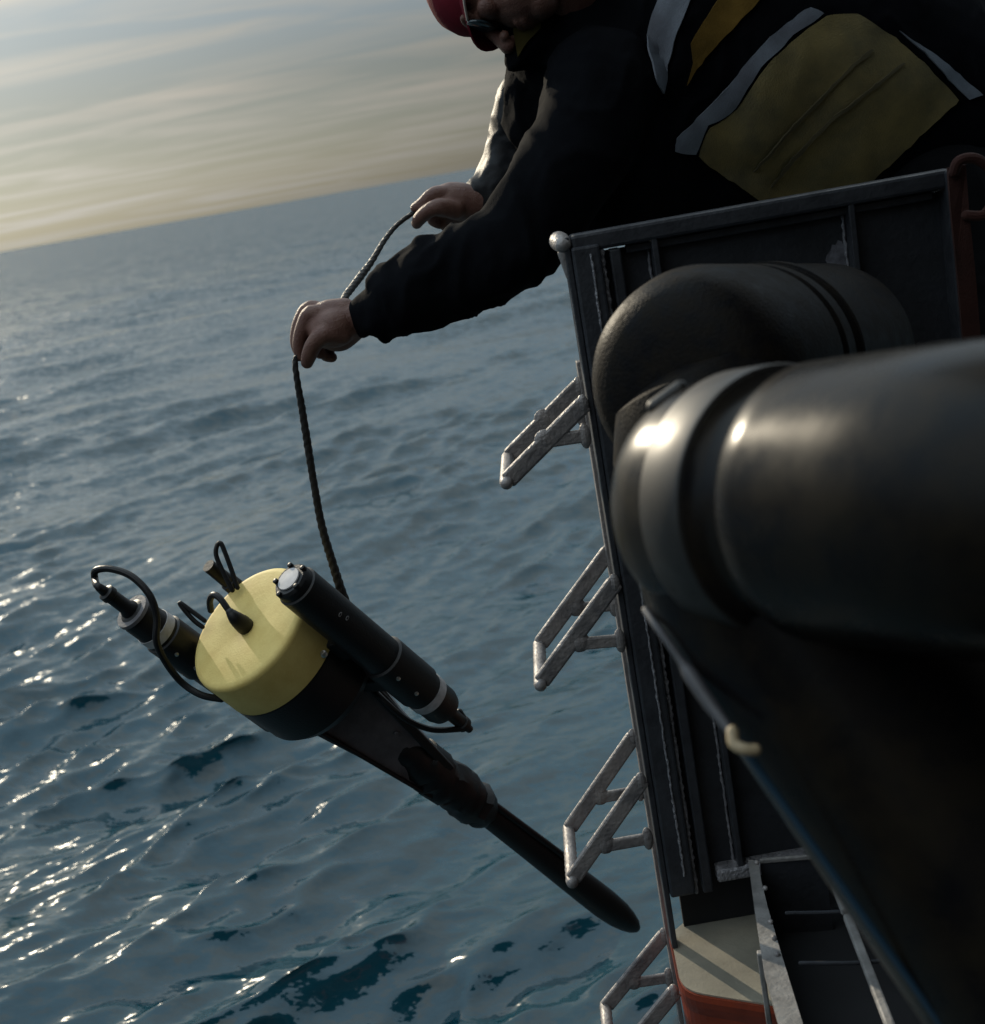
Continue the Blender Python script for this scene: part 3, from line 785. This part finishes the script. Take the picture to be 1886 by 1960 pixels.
# ------------------------------------------------------------------ person leaning over the bulwark
man = empty('person', V((0.75, 2.6, DECK_Z)), 'person in black and yellow work jacket and red cap leaning overboard, holding the rope', 'person')
def nodes(bm, lst, n=20, k=5):
    """limb from (u, v, y, radius on the grid)"""
    P = [PY(u, v, y) for u, v, y, r in lst]; R = [px(l_[3], p) for l_, p in zip(lst, P)]
    add_tube(bm, catmull(P, k), interp(R, k), n)
# head frame
HC = PY(958, -46, 2.36)
hu = (RT * -0.80 + UP * 0.06 + FW * 0.60).normalized()
hf = (-UP + RT * 0.0); hf = (hf - hu * hf.dot(hu)).normalized()
hs_ = hu.cross(hf).normalized()
if hs_.dot(FW) > 0: hs_ = -hs_          # side of the head turned to the camera
AX = (hs_, hf, hu)
def HP(s, f, u): return HC + hs_ * s + hf * f + hu * u
def body(bm):
    # head
    add_ball(bm, HP(0, -0.012, 0.025), 0.074, 0.094, 0.092, AX, 24)
    add_ball(bm, HP(0, 0.030, -0.045), 0.058, 0.060, 0.065, AX, 20)
    add_ball(bm, HP(0, 0.055, -0.085), 0.030, 0.028, 0.026, AX, 16)       # chin
    add_tube(bm, [HP(0, 0.085, 0.022), HP(0, 0.100, 0.0), HP(0, 0.116, -0.022)], [0.009, 0.011, 0.013], 12)  # nose
    for s in (-1, 1):
        add_ball(bm, HP(s * 0.013, 0.104, -0.024), 0.009, 0.010, 0.009, AX, 12)
        add_ball(bm, HP(s * 0.034, 0.078, 0.032), 0.024, 0.012, 0.010, AX, 12)   # brow
        add_ball(bm, HP(s * 0.040, 0.066, -0.012), 0.024, 0.018, 0.020, AX, 12)  # cheekbone
        add_ball(bm, HP(s * 0.075, -0.005, -0.005), 0.008, 0.018, 0.030, AX, 12) # ear
        add_ball(bm, HP(s * 0.032, 0.073, 0.013), 0.012, 0.012, 0.010, AX, 12)   # eyeball
    add_ball(bm, HP(0, 0.087, -0.050), 0.024, 0.010, 0.007, AX, 12)
    add_ball(bm, HP(0, 0.084, -0.062), 0.021, 0.010, 0.007, AX, 12)
    sh = PY(1110, 60, 2.42)
    add_tube(bm, [HP(0, -0.02, -0.02), HP(0, -0.035, -0.11), sh], [0.055, 0.056, 0.075], 18)
    # trunk, hips, legs
    nodes(bm, [(1130, 70, 2.42, 100), (1300, 120, 2.45, 130), (1500, 190, 2.48, 140), (1700, 260, 2.52, 140), (1790, 330, 2.52, 130)])
    for y in (2.42, 2.62):
        h0 = PY(1780, 330, y); k0 = V((h0.x + 0.02, y - 0.03, DECK_Z + 0.50)); f0 = V((h0.x + 0.06, y, DECK_Z + 0.09))
        add_tube(bm, [h0, k0, f0], [0.085, 0.056, 0.04], 16)
        add_tube(bm, [f0, f0 + V((-0.16, 0, -0.04))], [0.045, 0.035], 14)
    # near arm and far arm
    nodes(bm, [(1130, 150, 2.30, 70), (1060, 330, 2.22, 55), (1000, 470, 2.18, 48), (860, 535, 2.20, 42), (720, 594, 2.24, 30), (672, 612, 2.25, 31)])
    nodes(bm, [(1120, 120, 2.60, 60), (1040, 250, 2.62, 48), (985, 345, 2.60, 40), (930, 392, 2.56, 29), (895, 392, 2.55, 31)])
    # near hand: palm, then fingers pinching the rope
    y = 2.25
    nodes(bm, [(690, 607, y, 32), (660, 618, y, 36), (640, 628, y - .01, 38), (624, 632, y - .005, 35)])
    nodes(bm, [(676, 622, y + .01, 30), (650, 640, y + .02, 33), (632, 640, y + .02, 30)])
    nodes(bm, [(660, 596, y + .005, 26), (630, 600, y + .01, 27), (612, 606, y + .012, 24)])
    fing = [
        [(622, 612, y - .004, 19), (596, 600, y, 17.5), (580, 630, y + .002, 15.5), (573, 660, y + .004, 13.5), (575, 682, y + .004, 11)],     # index
        [(628, 604, y + .022, 19), (594, 591, y + .024, 17), (575, 617, y + .024, 15), (568, 648, y + .02, 13.5), (570, 670, y + .018, 11)],  # middle
        [(640, 640, y + .040, 18), (612, 640, y + .044, 16), (600, 662, y + .042, 14), (614, 676, y + .034, 12)],                            # ring
        [(660, 645, y + .050, 16), (634, 660, y + .055, 14), (622, 678, y + .05, 12.5), (636, 684, y + .042, 10.5)],                         # little
        [(655, 640, y - .020, 21), (622, 640, y - .032, 19.5), (602, 658, y - .030, 17), (592, 680, y - .022, 15.5), (588, 694, y - .016, 12.5)]]  # thumb
    for f in fing: nodes(bm, f, 14, 4)
    # far hand
    y = 2.55
    nodes(bm, [(915, 392, y, 32), (885, 386, y, 36), (862, 384, y, 35), (846, 386, y, 30)])
    nodes(bm, [(905, 405, y + .02, 30), (870, 404, y + .03, 29), (850, 402, y + .03, 25)])
    fing = [
        [(856, 372, y - .012, 18), (830, 374, y - .016, 16), (810, 390, y - .012, 13.5), (796, 398, y - .004, 11)],          # index
        [(860, 372, y + .010, 18), (832, 372, y + .010, 15.5), (812, 392, y + .012, 13), (800, 404, y + .008, 11)],
        [(866, 398, y + .032, 17), (840, 402, y + .034, 15), (828, 418, y + .030, 13), (842, 428, y + .022, 11)],
        [(880, 410, y + .042, 15), (858, 420, y + .044, 13), (850, 430, y + .040, 11.5), (864, 436, y + .034, 10)],
        [(872, 402, y - .030, 19), (842, 396, y - .044, 17), (820, 404, y - .040, 14.5), (804, 418, y - .026, 13.5), (798, 428, y - .014, 11)]]
    for f in fing: nodes(bm, f, 14, 4)
bm = bmesh.new(); body(bm)
bme = fuse(bm, 0.003, 'body', 3)
body_o = link('body', bme, M['skin'], man)

# jacket: trunk, sleeves and collar as one wrinkled shell
def jacket(bm):
    nodes(bm, [(1120, 70, 2.44, 150), (1240, 70, 2.46, 225), (1400, 95, 2.48, 255), (1560, 130, 2.50, 255), (1680, 165, 2.52, 240), (1760, 195, 2.52, 225)], 36, 6)
    nodes(bm, [(1180, 230, 2.38, 150), (1230, 260, 2.40, 150), (1330, 230, 2.44, 150)], 30, 5)
    nodes(bm, [(1180, 330, 2.36, 120), (1300, 340, 2.42, 110), (1440, 320, 2.46, 110), (1580, 300, 2.48, 120)], 24, 5)
    # near sleeve
    nodes(bm, [(1155, 170, 2.30, 112), (1100, 300, 2.24, 98), (1025, 420, 2.20, 90), (990, 468, 2.18, 80)], 28, 6)
    nodes(bm, [(1005, 455, 2.18, 76), (955, 490, 2.18, 80), (890, 516, 2.20, 80), (820, 548, 2.22, 82), (770, 572, 2.23, 72), (738, 590, 2.235, 58), (712, 598, 2.24, 44), (701, 602, 2.245, 38)], 28, 6)
    nodes(bm, [(842, 500, 2.21, 44), (818, 472, 2.20, 28), (806, 462, 2.20, 15)], 16, 4)
    nodes(bm, [(756, 562, 2.22, 36), (730, 540, 2.215, 20), (708, 546, 2.215, 9)], 14, 4)
    nodes(bm, [(880, 470, 2.21, 36), (862, 452, 2.21, 18)], 14, 4)
    nodes(bm, [(752, 606, 2.235, 46), (740, 628, 2.23, 30), (736, 642, 2.23, 14)], 16, 4)
    nodes(bm, [(1100, 90, 2.52, 130), (1062, 150, 2.50, 100), (1042, 220, 2.50, 80)], 24, 5)
    # collar standing round the neck
    nodes(bm, [(1100, 60, 2.42, 105), (1050, 40, 2.40, 92), (1022, 40, 2.39, 84)], 28, 5)
    nodes(bm, [(1020, 75, 2.36, 52), (988, 108, 2.34, 26)], 18, 4)
bm = bmesh.new(); jacket(bm)
jme = fuse(bm, 0.006, 'jacket', 6)
def wrinkle(c):
    u_ = c.dot(e1) ; q = V((c.x * 9, c.y * 9, c.z * 9))
    warp = noise.noise_vector(q * 0.7) * 0.6
    q2 = V((c.dot(RT) * 15, c.y * 9, c.dot(UP) * 7)) + warp * 2
    r1_ = 1 - abs(noise.noise(q2)); r2_ = 1 - abs(noise.noise(q2 * 2.3 + V((5, 2, 1))))
    far_ = max(0.0, 1 - (c - PY(985, 320, 2.6)).length / 0.22)
    q3 = V((c.dot(RT) * 34, c.y * 30, c.dot(UP) * 22)) + warp
    crumple = far_ * (0.020 * (0.5 - abs(noise.noise(q3 * 0.6))) + 0.003 * (0.5 - abs(noise.noise(q3 * 1.4))))
    arm_ = max(0.0, 1 - (c - PY(850, 530, 2.2)).length / 0.24)
    return crumple + (0.0065 + 0.006 * arm_) * (r1_ ** 3 - 0.35) + 0.0018 * (r2_ ** 3 - 0.35) + 0.008 * noise.noise(q)
displace(jme, wrinkle)
jacket_o = link('jacket', jme, M['jacket'], man)
bm = bmesh.new()
nodes(bm, [(1120, 110, 2.58, 110), (1040, 200, 2.62, 82), (1002, 290, 2.62, 66), (968, 352, 2.60, 60), (938, 390, 2.575, 54), (926, 393, 2.57, 48)], 28, 6)
sme = fuse(bm, 0.005, 'sleeve', 3)
displace(sme, wrinkle)
link('sleeve', sme, M['nylon'], jacket_o)

# trousers
bm = bmesh.new()
nodes(bm, [(1700, 215, 2.54, 185), (1810, 230, 2.54, 225), (1900, 330, 2.54, 190)], 30, 5)
nodes(bm, [(1830, 250, 2.44, 110), (1990, 420, 2.44, 100)], 24, 5)
for y in (2.42, 2.62):
    h0 = PY(1790, 350, y)
    add_tube(bm, [h0, V((h0.x + 0.02, y - 0.03, DECK_Z + 0.50)), V((h0.x + 0.06, y, DECK_Z + 0.07))], [0.115, 0.085, 0.075], 20)
tme = fuse(bm, 0.008, 'trousers', 4)
displace(tme, lambda c: 0.8 * wrinkle(c))
link('trousers', tme, M['cloth'], man)
# boots
for y in (2.42, 2.62):
    h0 = PY(1790, 350, y); f0 = V((h0.x + 0.06, y, DECK_Z + 0.06))
    part('boot', lambda bm: add_tube(bm, [f0 + V((0.03, 0, 0.0)), f0, f0 + V((-0.11, 0, -0.012)), f0 + V((-0.17, 0, -0.018))], [0.055, 0.058, 0.045, 0.038], 16), M['rubber'], man, True)

# coloured panels sewn on the jacket, laid on its surface
dg_b = bmesh.new(); dg_b.from_mesh(jme); tb = bmesh.new(); tb.from_mesh(tme)
bvhs = [BVHTree.FromBMesh(dg_b), BVHTree.FromBMesh(tb)]
def cloth_patch(name, poly, m, lift=0.004, step=13, label=None, parent=jacket_o):
    poly = [Vector(p) for p in poly]
    bnd = []
    for i_ in range(len(poly)):
        a_, b_ = poly[i_], poly[(i_ + 1) % len(poly)]
        k = max(1, int((b_ - a_).length / step))
        bnd += [a_.lerp(b_, t / k) for t in range(k)]
    xs = [p.x for p in poly]; ys = [p.y for p in poly]
    def inside(p):
        r = False; j = len(poly) - 1
        for i2 in range(len(poly)):
            if (poly[i2].y > p.y) != (poly[j].y > p.y) and p.x < (poly[j].x - poly[i2].x) * (p.y - poly[i2].y) / (poly[j].y - poly[i2].y) + poly[i2].x: r = not r
            j = i2
        return r
    pts = list(bnd); nb = len(bnd)
    y = min(ys)
    while y < max(ys):
        x = min(xs)
        while x < max(xs):
            p = Vector((x + random.uniform(-2, 2), y + random.uniform(-2, 2)))
            if inside(p) and min((p - q).length for q in bnd) > step * 0.5: pts.append(p)
            x += step
        y += step
    res = delaunay_2d_cdt(pts, [(i_, (i_ + 1) % nb) for i_ in range(nb)], [list(range(nb))], 1, 0.01)
    bm = bmesh.new(); vs = []
    last = None
    for p in res[0]:
        d_ = ray(p.x, p.y).normalized(); best = None
        for b_ in bvhs:
            h = b_.ray_cast(V((0, 0, 0)), d_)
            if h[0] is not None and (best is None or h[3] < best[3]): best = h
        if best is None:
            h = bvhs[0].find_nearest(PY(p.x, p.y, 2.35)); best = h
        vs.append(bm.verts.new(best[0] + best[1] * lift))
    for f in res[2]:
        try: bm.faces.new([vs[i_] for i_ in f])
        except ValueError: pass
    bmesh.ops.smooth_vert(bm, verts=bm.verts, factor=0.5, use_axis_x=True, use_axis_y=True, use_axis_z=True)
    bmesh.ops.recalc_face_normals(bm, faces=bm.faces)
    r_ = bmesh.ops.solidify(bm, geom=bm.faces[:], thickness=0.003)
    o = link(name, bm_mesh(bm, name), m, parent)
    if label: o['label'] = label
    return o
cloth_patch('reflective_tape', [(1262, -12), (1332, -12), (1306, 50), (1285, 125), (1265, 186), (1247, 150), (1232, 92), (1240, 40)], M['tape'])
cloth_patch('yellow_panel', [(1378, -12), (1470, -12), (1420, 42), (1352, 112), (1312, 168), (1322, 120), (1318, 82), (1350, 30)], M['hivis2'])
cloth_patch('reflective_tape', [(1548, 12), (1580, 27), (1520, 70), (1460, 130), (1410, 205), (1375, 232), (1352, 240), (1330, 300), (1285, 292), (1292, 262), (1330, 226), (1400, 150), (1470, 70)], M['tape'], 0.005)
cloth_patch('yellow_panel', [(1580, 27), (1640, 25), (1712, 72), (1776, 128), (1838, 192), (1760, 262), (1672, 342), (1560, 372), (1450, 382), (1380, 338), (1330, 300), (1352, 240), (1375, 232), (1410, 205), (1460, 130), (1520, 70)], M['hivis'])
cloth_patch('pale_strip', [(1712, 55), (1790, 108), (1886, 182), (1850, 196), (1790, 132)], M['tape'], 0.006)
cloth_patch('seam', [(1660, 92), (1668, 98), (1570, 190), (1500, 258), (1440, 330), (1434, 326), (1494, 252), (1562, 184)], M['seam'], 0.009, 9)
cloth_patch('seam', [(1722, 118), (1730, 124), (1600, 222), (1520, 300), (1470, 360), (1464, 356), (1514, 294), (1594, 216)], M['seam'], 0.009, 9)
cloth_patch('collar_lining', [(985, -12), (1042, -12), (1038, 55), (1008, 92), (992, 118), (984, 60)], M['olive'])
dg_b.free(); tb.free()

# cap with brim, spectacles
def cap(bm):
    n = 32
    prof = [(0.135, 0.001), (0.134, 0.03), (0.126, 0.058), (0.108, 0.080), (0.082, 0.094), (0.055, 0.099), (0.030, 0.100), (0.029, 0.094)]
    rings = []
    for u_, r in prof:
        rings.append([bm.verts.new(HP(math.cos(6.2832 * k / n) * r * 0.82, -0.010 + math.sin(6.2832 * k / n) * r, u_)) for k in range(n)])
    for A_, B_ in zip(rings, rings[1:]):
        for k in range(n): bm.faces.new((A_[k], A_[(k + 1) % n], B_[(k + 1) % n], B_[k]))
    bm.faces.new(rings[0])
cap_o = part('cap', cap, M['cap'], man, True)
def brim(bm):
    top, bot = [], []
    for i_ in range(9):
        for j in range(13):
            t = (j / 12 - 0.5) * 2; k = i_ / 8
            s = t * 0.074; f = 0.080 * math.sqrt(max(0, 1 - (t * 0.9) ** 2)) + k * 0.036 * math.sqrt(max(0, 1 - (t * 0.96) ** 2))
            u_ = 0.046 - 0.016 * t * t - 0.014 * k
            top.append(bm.verts.new(HP(s, f, u_))); bot.append(bm.verts.new(HP(s, f, u_ - 0.004)))
    def g(L_, fl):
        for i_ in range(8):
            for j in range(12):
                q = [L_[i_ * 13 + j], L_[i_ * 13 + j + 1], L_[(i_ + 1) * 13 + j + 1], L_[(i_ + 1) * 13 + j]]
                bm.faces.new(q[::-1] if fl else q)
    g(top, False); g(bot, True)
    edge = [0 * 13 + j for j in range(13)] + [i_ * 13 + 12 for i_ in range(1, 9)] + [8 * 13 + j for j in range(11, -1, -1)] + [i_ * 13 for i_ in range(7, 0, -1)]
    for a_, b_ in zip(edge, edge[1:] + edge[:1]):
        bm.faces.new((top[a_], top[b_], bot[b_], bot[a_]))
part('brim', brim, M['cap'], cap_o, True)
gl = child_empty('spectacles', HP(0, 0.1, 0.012), man)
for s in (-1, 1):
    part('lens', lambda bm: add_ball(bm, HP(s * 0.032, 0.094 - 0.006, 0.010), 0.028, 0.006, 0.020, AX, 18), M['lens'], gl, True)
    part('temple', lambda bm: add_tube(bm, catmull([HP(s * 0.060, 0.086, 0.016), HP(s * 0.077, 0.045, 0.014), HP(s * 0.080, -0.01, 0.010)], 5), 0.0022, 8), M['bolt'], gl, True)

# ------------------------------------------------------------------ rope
def rope():
    path = [(905, 396, 2.57), (850, 394, 2.55), (802, 404, 2.545), (782, 414, 2.54), (757, 434, 2.53), (735, 462, 2.50), (712, 500, 2.46), (690, 530, 2.42), (664, 564, 2.36), (640, 600, 2.29), (605, 640, 2.25), (578, 668, 2.25), (566, 690, 2.25), (568, 720, 2.25), (578, 780, 2.26), (589, 850, 2.27), (602, 930, 2.28), (616, 1005, 2.29), (636, 1075, 2.30), (657, 1140, 2.31), (682, 1200, 2.33)]
    rr = [4.5, 4.5, 4.5, 4.5, 4.5, 5, 6, 7.5, 7, 5.5, 5, 5, 5.5, 6, 7, 7.5, 7, 7.5, 8.2, 8.8, 8.5]
    P = [PY(u, v, y) for u, v, y in path]
    q = catmull(P, 26); rad = interp([px(r, p) for r, p in zip(rr, P)], 26)
    bm = bmesh.new()
    add_tube(bm, q, rad, 18, lobes=3, lobe_amp=0.07, twist=420.0, jitter=0.10)
    o = link('rope', bm_mesh(bm, 'rope'), M['rope'])
    tag(o, 'thin black twisted rope running from the hands down to the yellow float', 'rope')
rope()
